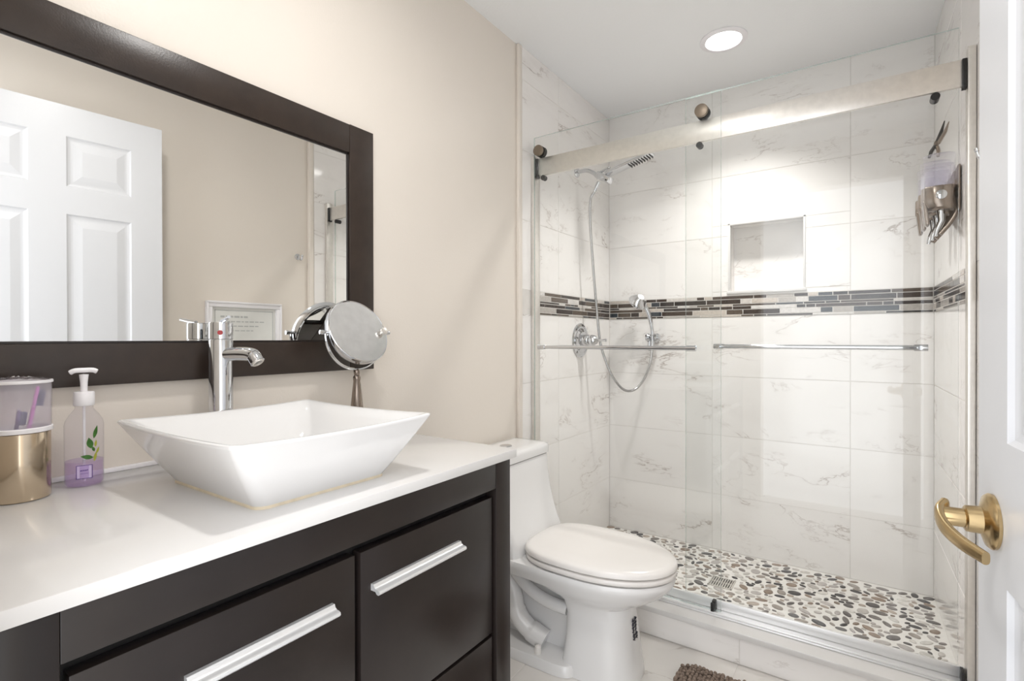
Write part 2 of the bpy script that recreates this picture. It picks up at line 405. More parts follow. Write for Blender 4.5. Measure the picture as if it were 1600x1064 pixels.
# pebble shower floor
m = MB(); m.box(TX, 1.53, cy1+.004, BK, -.02, FZ-.002)
sf = struct(m.build('shower_floor', MT['pgrout'], smooth=False), 'shower floor of grey and tan pebbles set in white grout', 'floor')
m = MB(); cols = []; rp = random.Random(11); placed = []
cell = {}
PC = [srgb(70, 68, 68), srgb(92, 88, 86), srgb(120, 114, 110), srgb(150, 142, 134), srgb(168, 156, 144), srgb(190, 184, 178), srgb(200, 196, 190), srgb(140, 124, 110), srgb(178, 172, 168)]
DR = (.676, .778, 2.405, 2.507)
def try_peb(a, b):
    x = rp.uniform(TX+.012, 1.53); y = rp.uniform(cy1+.014, BK-.012)
    if DR[0]-.016 < x < DR[1]+.016 and DR[2]-.016 < y < DR[3]+.016: return
    if x > WR(y)-.018 or y > BK-.018: return
    th = rp.gauss(.15, .6)
    # cover the ellipse with discs for the overlap test
    pts = [(x+math.cos(th)*t*(a-b), y+math.sin(th)*t*(a-b), b) for t in (-1, -.4, .4, 1)]
    for (px, py, pr) in pts:
        gx, gy = int(px/.05), int(py/.05)
        for ix in (-1, 0, 1):
            for iy in (-1, 0, 1):
                for (qx, qy, qr) in cell.get((gx+ix, gy+iy), ()):
                    if (px-qx)**2+(py-qy)**2 < (pr+qr+.0026)**2: return
    for q in pts: cell.setdefault((int(q[0]/.05), int(q[1]/.05)), []).append(q)
    placed.append((x, y, a, b, th))
for a0, a1, tries in ((.019, .027, 1300), (.014, .019, 2600), (.010, .014, 3600), (.0075, .010, 3000)):
    for _ in range(tries):
        a = rp.uniform(a0, a1); try_peb(a, a*rp.uniform(.42, .72))
for (x, y, a, b, th) in placed:
    n = 12; ph = rp.uniform(0, 6); wob = [1+.09*math.sin(2*t*2*PI/n+ph)+rp.uniform(-.05, .05) for t in range(n)]
    rings = []
    for k, zz in ((1., FZ-.002), (.97, FZ+.0006), (.80, FZ+.0020), (.4, FZ+.0026)):
        rings.append([(x+k*wob[i]*(a*math.cos(2*PI*i/n)*math.cos(th)-b*math.sin(2*PI*i/n)*math.sin(th)),
                       y+k*wob[i]*(a*math.cos(2*PI*i/n)*math.sin(th)+b*math.sin(2*PI*i/n)*math.cos(th)), zz) for i in range(n)])
    n0 = len(m.bm.faces); m.loft(rings, cap0=False)
    c = rp.choice(PC); v = rp.uniform(.85, 1.1); cols += [(c[0]*v, c[1]*v, c[2]*v, 1)]*(len(m.bm.faces)-n0)
po = m.build('pebble_surface', MT['pebble'], sf, ang=60); face_attr(po, 'tint', cols); po['kind'] = 'structure'

# ================================================================== LAMPS (recessed downlights)
def downlight(x, y, watts, beam, label):
    t = thing('recessed_downlight', label, 'ceiling light', (x, y, TOP), group='recessed ceiling lights')
    m = MB(); m.lathe([(.096, -.0005), (.096, -.004), (.090, -.007), (.074, -.0075), (.070, -.003), (.070, -.0005)], n=48, cap=False); m.build('trim_ring', MT['white'], t)
    m = MB(); m.lathe([(.0001, -.0045), (.040, -.0045), (.0695, -.0035)], n=48, cap=False); m.build('lens', MT['lens'], t)
    ld = bpy.data.lights.new('lamp', 'AREA'); ld.shape = 'DISK'; ld.size = .13; ld.energy = watts; ld.spread = math.radians(beam); ld.color = (1, .98, .955)
    lo = bpy.data.objects.new('lamp', ld); C.objects.link(lo); lo.parent = t; lo.location = (0, 0, -.012)
    return t
downlight(*LAMPS[0], 'round white recessed downlight glowing in the ceiling above the shower')
downlight(*LAMPS[1], 'round recessed downlight in the ceiling above the vanity sink')

# ================================================================== FRAMED WALL MIRROR
t = thing('wall_mirror', 'large wall mirror in a flat espresso wood frame above the sink', 'mirror', (0, .6, 1.035))
y0, y1, z0, z1, fwid = .104 - .6, 1.062 - .6, 0., .723, .087
def fr(nm, *b):
    m = MB(); m.box(*b, .0018); m.build(nm, MT['frame'], t)
fr('frame_stile', .001, .019, y1-fwid, y1, z0, z1); fr('frame_stile', .001, .019, y0, y0+fwid, z0, z1)
fr('frame_rail', .001, .0185, y0+fwid+.0006, y1-fwid-.0006, z1-fwid+.003, z1-.001); fr('frame_rail', .001, .0185, y0+fwid+.0006, y1-fwid-.0006, z0+.001, z0+fwid-.003)
m = MB(); e = .006
a0, a1, b0, b1 = y0+fwid-.001, y1-fwid+.001, z0+fwid-.004, z1-fwid+.004
m.box(.004, .0125, a0, a0+e, b0, b1, .001); m.box(.004, .0125, a1-e, a1, b0, b1, .001); m.box(.004, .0125, a0, a1, b0, b0+e, .001); m.box(.004, .0125, a0, a1, b1-e, b1, .001)
m.build('inner_lip', MT['espresso'], t)
m = MB(); m.box(.0035, .009, a0-.002, a1+.002, b0-.002, b1+.002); m.build('mirror_glass', MT['mirror'], t, smooth=False)

# ================================================================== VANITY
VY0, VY1 = .13, 1.040; VX = .545
t = thing('vanity_cabinet', 'dark espresso vanity cabinet with silver bar handles under the white countertop', 'cabinet', (0, .585, 0))
def lb(m, x0, x1, ya, yb, za, zb, bev=.0012): m.box(x0, x1, ya-.585, yb-.585, za, zb, bev)
m = MB(); lb(m, .004, VX-.03, VY0+.003, VY1-.003, .14, .835, 0.); m.build('body', MT['dark'], t, smooth=False)
m = MB(); lb(m, .003, VX-.02, VY1-.018, VY1-.0005, .02, .8345); m.build('side_panel', MT['espresso'], t)
m = MB(); lb(m, .003, VX-.02, VY0+.0005, VY0+.018, .02, .8345); m.build('side_panel', MT['espresso'], t)
m = MB(); lb(m, VX-.032, VX, .983, VY1, .0, .8345); m.build('stile', MT['espresso'], t)
m = MB(); lb(m, VX-.032, VX, VY0, .180, .0, .8345); m.build('stile', MT['espresso'], t)
m = MB(); lb(m, VX-.032, VX-.001, .1805, .9825, .771, .8345); m.build('top_rail', MT['espresso'], t)
m = MB(); lb(m, VX-.032, VX-.001, .1805, .9825, .09, .14); m.build('bottom_rail', MT['espresso'], t)
for (da, db, hy0, hy1) in ((.189, .5775, .306, .531), (.5895, .973, .612, .852)):
    for (za, zb, hz) in ((.430, .752, .681), (.147, .422, .35)):
        m = MB(); lb(m, VX-.028, VX-.006, da, db, za, zb, .0015); d = m.build('drawer', MT['espresso'], t)
        m = MB()
        # extruded pull: wide lip at the back, rounded grip in front
        prof = [(-.0060, .0085), (-.0060, -.0035), (.006, -.0035), (.009, -.0075), (.014, -.0082), (.0172, -.0050), (.0165, -.0010), (.0125, .0008), (.008, .0008), (.003, .0035), (.001, .0085)]
        ra = [(VX+px, hy0-.585, hz+pz) for px, pz in prof]; rb = [(VX+px, hy1-.585, hz+pz) for px, pz in prof]
        m.loft([ra, rb]); m.build('handle', MT['satin'], d, ang=50)

m = MB(); m.box(.001, .561, VY0-.012, 1.046, .836, .857, .0025)
tag(m.build('countertop', MT['quartz']), 'white polished stone countertop on the dark vanity', 'countertop')
m = MB(); m.box(.0005, .0085, VY0-.012, 1.046, .8571, .8660, .001); m.build('wall_caulk', MT['white'], bpy.data.objects['countertop'])
CT = .857

# vessel sink (square pagoda basin)
sx, sy = .333, .566
t = thing('vessel_sink', 'white square ceramic vessel sink with flared sides on the countertop', 'sink', (sx, sy, CT))
def sq(hx, hy, z, r, n=6, sag=0., cx=0., cy=0.):
    pts = []; N_ = 10
    cs = [(hx-r, hy-r, 0), (-(hx-r), hy-r, PI/2), (-(hx-r), -(hy-r), PI), (hx-r, -(hy-r), 1.5*PI)]
    for ci, (x, y, a0) in enumerate(cs):
        for k in range(n+1):
            a = a0 + (PI/2)*k/n; pts.append([x+r*math.cos(a), y+r*math.sin(a), z])
        x2, y2, _ = cs[(ci+1) % 4]
        a = a0+PI/2; p0 = Vector((x+r*math.cos(a), y+r*math.sin(a), z)); p1 = Vector((x2+r*math.cos(a), y2+r*math.sin(a), z))
        for k in range(1, N_):
            q = p0.lerp(p1, k/N_); pts.append([q.x, q.y, q.z])
    for p in pts:
        u, v = abs(p[0])/hx, abs(p[1])/hy; s_ = 1-min(1, min(u, v))**2
        p[2] -= sag*s_
    return [Vector((p[0]+cx, p[1]+cy, p[2])) for p in pts]
HX, HY, HZ = .213, .200, .121
rings = [sq(.150, .128, .001, .02), sq(.153, .131, .006, .02), sq(.168, .147, .030, .02, sag=.0), sq(.188, .169, .065, .02, sag=.001), sq(.204, .189, .098, .016, sag=.003),
         sq(HX-.002, HY-.002, HZ-.007, .013, sag=.005), sq(HX, HY, HZ-.004, .013, sag=.005), sq(HX-.001, HY-.001, HZ-.0008, .013, sag=.005), sq(HX-.006, HY-.006, HZ, .012, sag=.005),
         sq(HX-.014, HY-.014, HZ-.003, .014, sag=.005), sq(HX-.028, HY-.030, HZ-.018, .03, sag=.004), sq(.165, .150, .070, .05, sag=.001), sq(.135, .115, .035, .06), sq(.08, .07, .022, .05), sq(.03, .03, .019, .0299)]
m = MB(); m.loft(rings, cap0=True, cap1=True); m.build('basin', MT['ceramic'], t, ang=75)
m = MB(); m.lathe([(.0001, .0265), (.017, .0265), (.021, .0245), (.022, .0185)], n=28); m.build('drain_cap', MT['chrome'], t)
m = MB(); rr = [sq(.153, .131, .0002, .02), sq(.1525, .1305, .0055, .02), sq(.1465, .1245, .0065, .02)]; m.loft(rr, True, False); m.build('caulk_bead', MT['caulk'], t)

# faucet
fx, fy = .062, .585
t = thing('faucet', 'tall chrome vessel faucet with a side spout behind the sink', 'faucet', (fx, fy, CT))
m = MB(); m.lathe([(.031, .0005), (.031, .006), (.026, .009), (.0245, .010), (.0245, .268), (.0235, .2695)], n=40); m.build('body', MT['chrome'], t)
m = MB(); m.lathe([(.0235, .2700), (.0250, .2710), (.0250, .306), (.0240, .3085), (.0001, .3095)], n=40); hd = m.build('lever_head', MT['chrome'], t)
m = MB(); m.tube([(.008, -.002, .3105), (.035, -.007, .3135), (.062, -.013, .3185)], [.0045, .0042, .0035], 10); m.build('lever', MT['chrome'], hd)
m = MB(); m.lathe([(.0001, .0013), (.0052, .0010), (.0056, -.0006)], n=16, mtx=Matrix.Translation(Vector((.0218, -.0120, .285))) @ Matrix.Rotation(math.radians(-29), 4, 'Z') @ Matrix.Rotation(PI/2, 4, 'Y')); o = m.build('hot_mark', MT['red'], hd); o['label'] = 'red hot-water dot'
m = MB(); m.tube(spline([(.018, .006, .236), (.05, .018, .237), (.075, .026, .236), (.088, .030, .232)]), [.0155]*24+[.0150], 16)
tl = Matrix.Translation((.084, .029, .234)) @ Matrix.Rotation(math.radians(19), 4, 'Z') @ Matrix.Rotation(math.radians(-38), 4, 'Y')
m.lathe([(.0001, .004), (.0140, .002), (.0155, -.003), (.0155, -.019)], n=24, mtx=tl); m.build('spout', MT['chrome'], t)
m = MB(); m.lathe([(.0128, -.017), (.0128, -.0215), (.0100, -.0220), (.0095, -.0190)], mtx=tl, n=24); m.build('aerator', MT['brushed'], t)

# make-up mirror on its stand
mx, my = .088, .942
t = thing('makeup_mirror', 'round chrome tilting make-up mirror on a tapered stand beside the sink', 'mirror', (mx, my, CT))
m = MB(); m.lathe([(.056, .0005), (.056, .004), (.050, .009), (.030, .014), (.019, .022), (.0165, .034), (.0175, .050), (.0170, .08), (.0125, .125), (.0095, .152), (.0105, .157), (.0105, .163), (.007, .168), (.0085, .174), (.0085, .180), (.005, .186)], n=36); m.build('stand', MT['gun'], t)
R0 = .0955; cz = .288
m = MB(); m.tube([(0, R0*1.075*math.sin(a), cz-R0*1.075*math.cos(a)) for a in [math.radians(-92+184*k/36) for k in range(37)]], .0042, 10); m.build('yoke', MT['chrome'], t)
tilt = Matrix.Translation((0, 0, cz)) @ Matrix.Rotation(math.radians(-1), 4, 'Z') @ Matrix.Rotation(math.radians(90-25), 4, 'Y')
m = MB(); m.lathe([(R0-.005, .011), (R0-.002, .0125), (R0, .011), (R0+.001, .006), (R0-.001, -.008), (R0-.003, -.0125), (R0-.006, -.014), (R0-.009, -.0125)], n=64, mtx=tilt, cap=False); m.build('rim', MT['chrome'], t)
m = MB(); m.lathe([(.0001, .0112), (R0-.004, .0112)], n=64, mtx=tilt, cap=False); o = m.build('front_glass', MT['foggy'], t)
m = MB(); m.lathe([(.0001, -.0127), (R0-.008, -.0127)], n=64, mtx=tilt, cap=False); m.build('back_glass', MT['mirror'], t)
for s_ in (-1, 1):
    m = MB(); m.lathe([(.0001, -.014), (.006, -.013), (.007, -.008), (.0045, .004), (.0045, .012)], n=20, mtx=Matrix.Translation((0, s_*R0*1.10, cz)) @ Matrix.Rotation(s_*PI/2, 4, 'X')); m.build('pivot_screw', MT['chrome'], t)
kn = tilt @ Matrix.Translation((.006, .078, .012))
m = MB(); m.lathe([(.004, -.003), (.004, .006), (.0098, .008), (.0105, .013), (.009, .0165), (.0001, .018)], n=24, mtx=kn); m.build('knob', MT['brushed'], t)

# soap pump bottle
bx_, by_ = .068, .335
t = thing('soap_bottle', 'clear hand soap pump bottle with green leaf print and lilac soap', 'soap bottle', (bx_, by_, CT))
m = MB(); m.lathe([(.0265, .0008), (.0285, .003), (.0290, .010), (.0290, .112), (.0275, .120), (.0215, .131), (.0155, .139), (.0135, .142), (.0135, .147)], n=40); m.build('bottle', MT['clearbottle'], t)
m = MB(); m.lathe([(.0258, .0025), (.0275, .005), (.0280, .012), (.0280, .046), (.0001, .0465)], n=36); o = m.build('liquid_soap', MT['liquid'], t); o['label'] = 'lilac liquid soap'
m = MB(); m.lathe([(.0150, .1475), (.0158, .149), (.0158, .171), (.0148, .173), (.008, .1735)], n=30)
m.lathe([(.0052, .1735), (.0056, .190), (.0072, .205), (.0001, .206)], n=18)
m.tube(spline([(-.004, -.020, .2085), (-.001, -.013, .2125), (0, 0, .2128), (.001, .013, .2125), (.004, .019, .2095)]), [.0032]+[.0046]*31+[.0034], 10)
m.build('pump', MT['white'], t)
m = MB(); m.tube([(0, 0, .006), (0, 0, .147)], .0022, 8); m.build('dip_tube', MT['white'], t)
def wrap(poly, mtl, nm, r=.02935, base=None):
    """flat outline (arc angle from camera direction in metres, height) wrapped on the bottle as a thin print"""
    ca = math.atan2(0-by_, 1.27-bx_); m_ = MB()
    f = lambda u, v, d: Vector(((r+d)*math.cos(ca+u/r), (r+d)*math.sin(ca+u/r), v))
    V0 = [m_.bm.verts.new(f(u, v, 0)) for u, v in poly]; V1 = [m_.bm.verts.new(f(u, v, .0003)) for u, v in poly]
    m_.bm.faces.new(V1); n = len(poly)
    for i in range(n): m_.bm.faces.new((V0[i], V0[(i+1) % n], V1[(i+1) % n], V1[i]))
    return m_.build(nm, mtl, base or t, smooth=False)
def leafpoly(x, y, L_, wd, ang):
    out = []
    for k in range(10):
        s_ = k/9; out.append((s_*L_, wd*math.sin(PI*s_**.85)))
    for k in range(8, 0, -1):
        s_ = k/9; out.append((s_*L_, -wd*math.sin(PI*s_**.85)))
    c, s2 = math.cos(ang), math.sin(ang)
    return [(x+a*c-b*s2, y+a*s2+b*c) for a, b in out]
for (x, y, L_, wd, ang) in ((.014, .088, .024, .0034, 1.32), (.010, .070, .021, .0050, 1.75), (.013, .053, .019, .0040, 2.9), (.015, .064, .010, .0024, 1.9)):
    wrap(leafpoly(x, y, L_, wd, ang), MT['leaf'], 'leaf_print')
for (x, y, L_, wd, ang) in ((.0145, .046, .018, .0026, 1.35), (.019, .060, .012, .0022, 1.2), (.0165, .072, .013, .0022, 1.45)):
    wrap(leafpoly(x, y, L_, wd, ang), MT['bud'], 'bud_print')
lab = wrap([(-.012, .016), (.012, .016), (.012, .041), (-.012, .041)], MT['lilac'], 'label', r=.0293)
for (a, b, c, d) in ((-.012, .012, .0398, .041), (-.012, .012, .016, .0172), (-.012, -.0108, .016, .041), (.0108, .012, .016, .041)):
    wrap([(a, c), (b, c), (b, d), (a, d)], MT['violet'], 'label_border', r=.0297, base=lab)
for k, (a, b, c) in enumerate(((-.006, -.003, .0305), (-.0025, .000, .0308), (.0005, .003, .0306), (.0034, .0052, .031), (-.006, .006, .0255))):
    wrap([(a, c), (b, c), (b, c+(.0022 if k < 4 else .0006)), (a, c+(.0016 if k < 4 else .0006))], MT['violet'], 'label_lettering', r=.0297, base=lab)

# toothbrush holder
hx_, hy_ = .083, .243
t = thing('toothbrush_holder', 'steel toothbrush holder with frosted lilac upper cup at the counter end', 'holder', (hx_, hy_, CT))
m = MB(); m.lathe([(.039, .0008), (.0405, .003), (.0405, .112), (.0395, .1135), (.0385, .1135), (.0385, .006), (.0001, .0055)], n=56); m.build('steel_cup', MT['steelcup'], t, ang=45)
m = MB(); m.lathe([(.0415, .1138), (.0432, .1145), (.0432, .1210), (.0418, .1222), (.0380, .1222), (.0380, .1138)], n=56, cap=False); m.build('collar', MT['white'], t)
m = MB(); m.lathe([(.0412, .1222), (.0420, .196)], n=56, cap=False); m.build('frosted_cup', MT['milky'], t)
m = MB(); m.lathe([(.0412, .1960), (.0434, .1966), (.0438, .1990), (.0432, .2012), (.0412, .2014)], n=56, cap=False); m.build('upper_rim', MT['white'], t)
m = MB()
rc = random.Random(3); rings = []
for k in range(7):
    r = .0405*(1-k/7); rings.append([Vector((r*math.cos(2*PI*i/28), r*math.sin(2*PI*i/28), .2005+.006*math.sin(k/7*PI/2)+rc.uniform(-.0016, .0026)*(k > 0))) for i in range(28)])
m.loft(rings, False, True); m.build('crinkled_cover', MT['clearp'], t, ang=180)
def brush(p0, p1, mtl_h, mtl_b, label, side):
    p0, p1 = Vector(p0), Vector(p1); d = (p1-p0).normalized()
    t_ = thing('toothbrush', label, 'toothbrush', tuple(p0), group='toothbrushes in the holder')
    L_ = (p1-p0).length; q = Vector((0, 0, 1)).rotation_difference(d).to_matrix().to_4x4()
    rings = []
    for s_, a, b in ((0, .003, .002), (.01, .0062, .0045), (.45, .0060, .0045), (.66, .0032, .0030), (.80, .0030, .0030), (.84, .0056, .0026), (.96, .0058, .0026), (1., .003, .002)):
        rings.append([q @ Vector((a*math.cos(2*PI*i/14), b*math.sin(2*PI*i/14), s_*L_)) for i in range(14)])
    m_ = MB(); m_.loft(rings); m_.build('handle', mtl_h, t_)
    m_ = MB()
    for k in range(7):
        for j in (-1, 0, 1):
            c = Vector((j*.0035, 0, (.835+.021*k)*L_))
            m_.lathe([(.0016, .0), (.0015, .011), (.0001, .0112)], n=8, mtx=q @ Matrix.Translation(c) @ Matrix.Rotation(side, 4, 'Z') @ Matrix.Rotation(-PI/2, 4, 'X'))
    m_.build('bristles', mtl_b, t_)
brush((hx_+.006, hy_-.008, CT+.0065), (hx_+.018, hy_+.020, CT+.190), MT['pink'], MT['navy'], 'pink toothbrush with navy bristles standing in the frosted cup', 0.)
brush((hx_-.010, hy_-.014, CT+.0065), (hx_+.018, hy_-.004, CT+.152), MT['violet'], MT['navy'], 'shorter violet toothbrush leaning low in the frosted cup', .3)

# ================================================================== TOILET
TC = 1.635
t = thing('toilet', 'white one-piece toilet with closed lid between the vanity and the shower', 'toilet', (0, TC, 0))
def egg(xb, xf, hw, z, n=48, pb=3.2, pf=2.05, cx=None):
    cx = xb + (xf-xb)*.46 if cx is None else cx; out = []
    for i in range(n):
        a = 2*PI*i/n; c, s = math.cos(a), math.sin(a)
        e_ = pf if c >= 0 else pb
        x = cx + (xf-cx if c >= 0 else cx-xb)*math.copysign(abs(c)**(2/e_), c); y = hw*math.copysign(abs(s)**(2/e_), s)
        out.append(Vector((x, y, z)))
    return out
m = MB()
E2 = lambda xb, xf, hw, z, pb: egg(xb, xf, hw, z, pb=pb, cx=.50)
m.loft([egg(.405, .655, .120, .001, pb=6, pf=2.6), egg(.407, .652, .118, .03, pb=6, pf=2.6), egg(.418, .640, .106, .12, pb=6, pf=2.6), egg(.418, .632, .100, .20, pb=6, pf=2.5),
        E2(.405, .635, .106, .240, 5), E2(.37, .66, .122, .258, 4), E2(.33, .695, .142, .275, 3.4), E2(.27, .728, .160, .297, 4), E2(.20, .736, .165, .305, 6), E2(.04, .744, .169, .312, 12), E2(.03, .755, .175, .325, 14), E2(.03, .763, .181, .338, 14),
        E2(.03, .765, .182, .351, 14), E2(.034, .761, .178, .3585, 14), E2(.06, .74, .155, .360, 14)])
# waste web, foot and trapway
m.box(.04, .43, -.045, .045, .02, .31, .006)
m.loft([egg(.03, .47, .150, .001, pb=6, pf=8), egg(.03, .47, .149, .028, pb=6, pf=8), egg(.034, .466, .143, .036, pb=6, pf=8)])
for s_ in (-1, 1):
    m.tube(spline([(.06, s_*.070, .20), (.10, s_*.078, .265), (.165, s_*.082, .262), (.205, s_*.084, .20), (.222, s_*.084, .13), (.262, s_*.078, .085), (.33, s_*.070, .055)]), [.030]*30+[.034]*12+[.038]*7, 18)
    m.tube(spline([(.165, s_*.075, .335), (.215, s_*.085, .275), (.275, s_*.085, .232), (.345, s_*.080, .205), (.42, s_*.070, .195)]), .022, 14)
# tank shell rising from the deck, front face curving down onto it
def tk(x0, x1, hw, z, r=.03):
    out = []
    for (cx_, cy_, a0) in ((x1-r, hw-r, 0), (x0+.012, hw-.012, PI/2), (x0+.012, -(hw-.012), PI), (x1-r, -(hw-r), 1.5*PI)):
        rr = r if cx_ > x0+.05 else .012
        for k in range(7):
            a = a0+PI/2*k/6; out.append(Vector((cx_+rr*math.cos(a), cy_+rr*math.sin(a), z)))
    return out
m.loft([tk(.025, .275, .172, .345), tk(.025, .268, .172, .40), tk(.025, .252, .174, .43), tk(.025, .232, .178, .48), tk(.025, .214, .183, .54), tk(.025, .202, .187, .60), tk(.025, .196, .190, .655), tk(.025, .194, .190, .661)])
body = m.build('bowl', MT['ceramic'], t, ang=50)
m = MB(); m.loft([tk(.026, .180, .178, .6612), tk(.026, .180, .178, .6655), tk(.018, .200, .194, .666), tk(.018, .201, .195, .690), tk(.020, .198, .192, .700), tk(.030, .188, .182, .705), tk(.06, .16, .15, .707)])
m.build('tank_lid', MT['ceramic'], t, ang=60)
m = MB(); m.lathe([(.024, .7065), (.024, .7095), (.021, .7115), (.0001, .712)], c=(.11, 0, 0), n=30); m.build('flush_button', MT['chrome'], t)
m = MB(); m.loft([egg(.29, .735, .150, .3635), egg(.262, .766, .180, .3640), egg(.26, .769, .1825, .3665), egg(.26, .769, .1825, .3775), egg(.263, .766, .180, .3800), egg(.29, .735, .15, .3805)]); m.build('seat', MT['ceramic_seat'], t, ang=50)
m = MB(); m.loft([egg(.29, .735, .15, .3850), egg(.262, .766, .180, .3855), egg(.257, .770, .1835, .388), egg(.257, .770, .1835, .398), egg(.262, .764, .178, .405), egg(.275, .748, .163, .4095), egg(.31, .70, .12, .4125), egg(.38, .60, .05, .414)]); m.build('lid', MT['ceramic_seat'], t, ang=50)
for s_ in (-1, 1):
    m = MB(); m.box(.232, .275, s_*.085-.022, s_*.085+.022, .3600, .396, .007, 3); m.build('hinge', MT['ceramic_seat'], t)
    m = MB(); m.lathe([(.0125, .036), (.0125, .050), (.0105, .060), (.006, .064), (.0001, .065)], c=(.33, s_*.120, 0), n=20); m.build('bolt_cap', MT['ceramic_seat'], t)
m = MB()
rk = random.Random(2)
for col_ in range(2):
    for k in range(6):
        zz = .196 - .0118*k; yy_ = -.016 + .019*col_
        xf = .520 + (.120 if zz < .16 else .1165)*(max(0., 1-(abs(yy_)/.104)**2.6))**(1/2.6)
        for (dz, w_, h_) in ((.003, .0065, .0014), (-.003, .0065, .0014), (rk.choice([-.001, .001]), .0022, .0040)):
            m.box(xf-.003, xf+.0012, yy_-w_, yy_+w_, zz+dz-h_, zz+dz+h_, rot=Matrix.Translation((0, yy_, zz)) @ Matrix.Rotation(-.5, 4, 'X') @ Matrix.Translation((0, -yy_, -zz)))
m.build('printed_mark', MT['marks'], t)

# ================================================================== BATH MAT
mx0, mx1, my0, my1 = .757, 1.33, 1.33, 1.785
t = thing('bath_mat', 'taupe chenille bath mat on the floor in front of the shower curb', 'mat', (mx0, my0, 0))
m = MB(); m.box(0, mx1-mx0, 0, my1-my0, .0005, .008, .003); m.build('backing', MT['mat'], t)
m = MB(); rm = random.Random(4); sp = .0125
ico = bmesh.new(); bmesh.ops.create_icosphere(ico, subdivisions=2, radius=1.); iv = [v.co.copy() for v in ico.verts]; iff = [[v.index for v in f.verts] for f in ico.faces]; ico.free()
nx_, ny_ = int((mx1-mx0)/sp), int((my1-my0)/sp)
for i in range(nx_+1):
    for j in range(ny_+1):
        # round the corners
        x, y = i*sp, j*sp*1.0
        cxr = min(x, (mx1-mx0)-x); cyr = min(y, (my1-my0)-y)
        if cxr < .03 and cyr < .03 and (.03-cxr)**2+(.03-cyr)**2 > .03**2: continue
        c = Vector((x+rm.uniform(-.002, .002), y+rm.uniform(-.002, .002), .014+rm.uniform(-.002, .004)))
        sc_ = Vector((.0068*rm.uniform(.85, 1.2), .0056*rm.uniform(.85, 1.2), .0085*rm.uniform(.85, 1.2)))
        q = Matrix.Rotation(rm.uniform(-.6, .6), 3, 'Y') @ Matrix.Rotation(rm.uniform(-.6, .6), 3, 'X')
        vv = [m.bm.verts.new(c + q @ Vector((p.x*sc_.x, p.y*sc_.y, p.z*sc_.z))) for p in iv]
        for f in iff: m.bm.faces.new([vv[k] for k in f])
o = m.build('pile', MT['mat'], t, ang=180); o['kind'] = 'stuff'

# ================================================================== SHOWER DOORS
YR = 1.995
t = thing('shower_door_frame', 'brushed nickel track, header rail and side jambs of the sliding shower doors', 'door frame', (0, YR, ct))
m = MB(); m.box(.040, 1.5, -.006, .006, 1.862-ct, 1.942-ct, .002); m.build('header_rail', MT['brushed'], t)
m = MB(); m.box(TX+.0005, .0285, -.022, .030, .010, 1.952-ct, .002); m.build('jamb', MT['brushed'], t)
m = MB(); m.box(1.508, WR(1.97)-.0015, -.020, .026, .010, 1.970-ct, .002); m.build('jamb', MT['brushed'], t)
for (x0, x1) in ((.029, .0415), (1.496, 1.5075)):
    m = MB(); m.box(x0, x1, -.012, .012, 1.855-ct, 1.9415-ct, .002); m.box(x0, x1+.006 if x0 < 1 else x1-.001, -.0145, -.008, 1.855-ct, 1.868-ct, .003); m.build('rail_bracket', MT['black'], t)
m = MB(); m.box(TX+.001, 1.521, -.035, .050, .0008, .008, .0015); m.build('bottom_track', MT['satin'], t)
m = MB(); m.box(.0295, 1.5075, .0085, .0185, .0085, .042, .0015); m.build('track_rib', MT['satin'], t)
m = MB(); m.box(.0295, 1.5075, -.0345, -.0285, .0085, .016, .0015); m.build('track_lip', MT['satin'], t)
m = MB(); m.box(.797, .809, -.034, -.0255, .0085, .046, .002); m.box(.797, .809, -.0145, .0080, .0085, .046, .002); m.box(.797, .809, -.034, .008, .0085, .0155, .001); m.build('door_guide', MT['black'], t)
m = MB(); m.box(1.495, 1.5035, -.030, .0080, .0085, .044, .002); m.build('end_stop', MT['black'], t)

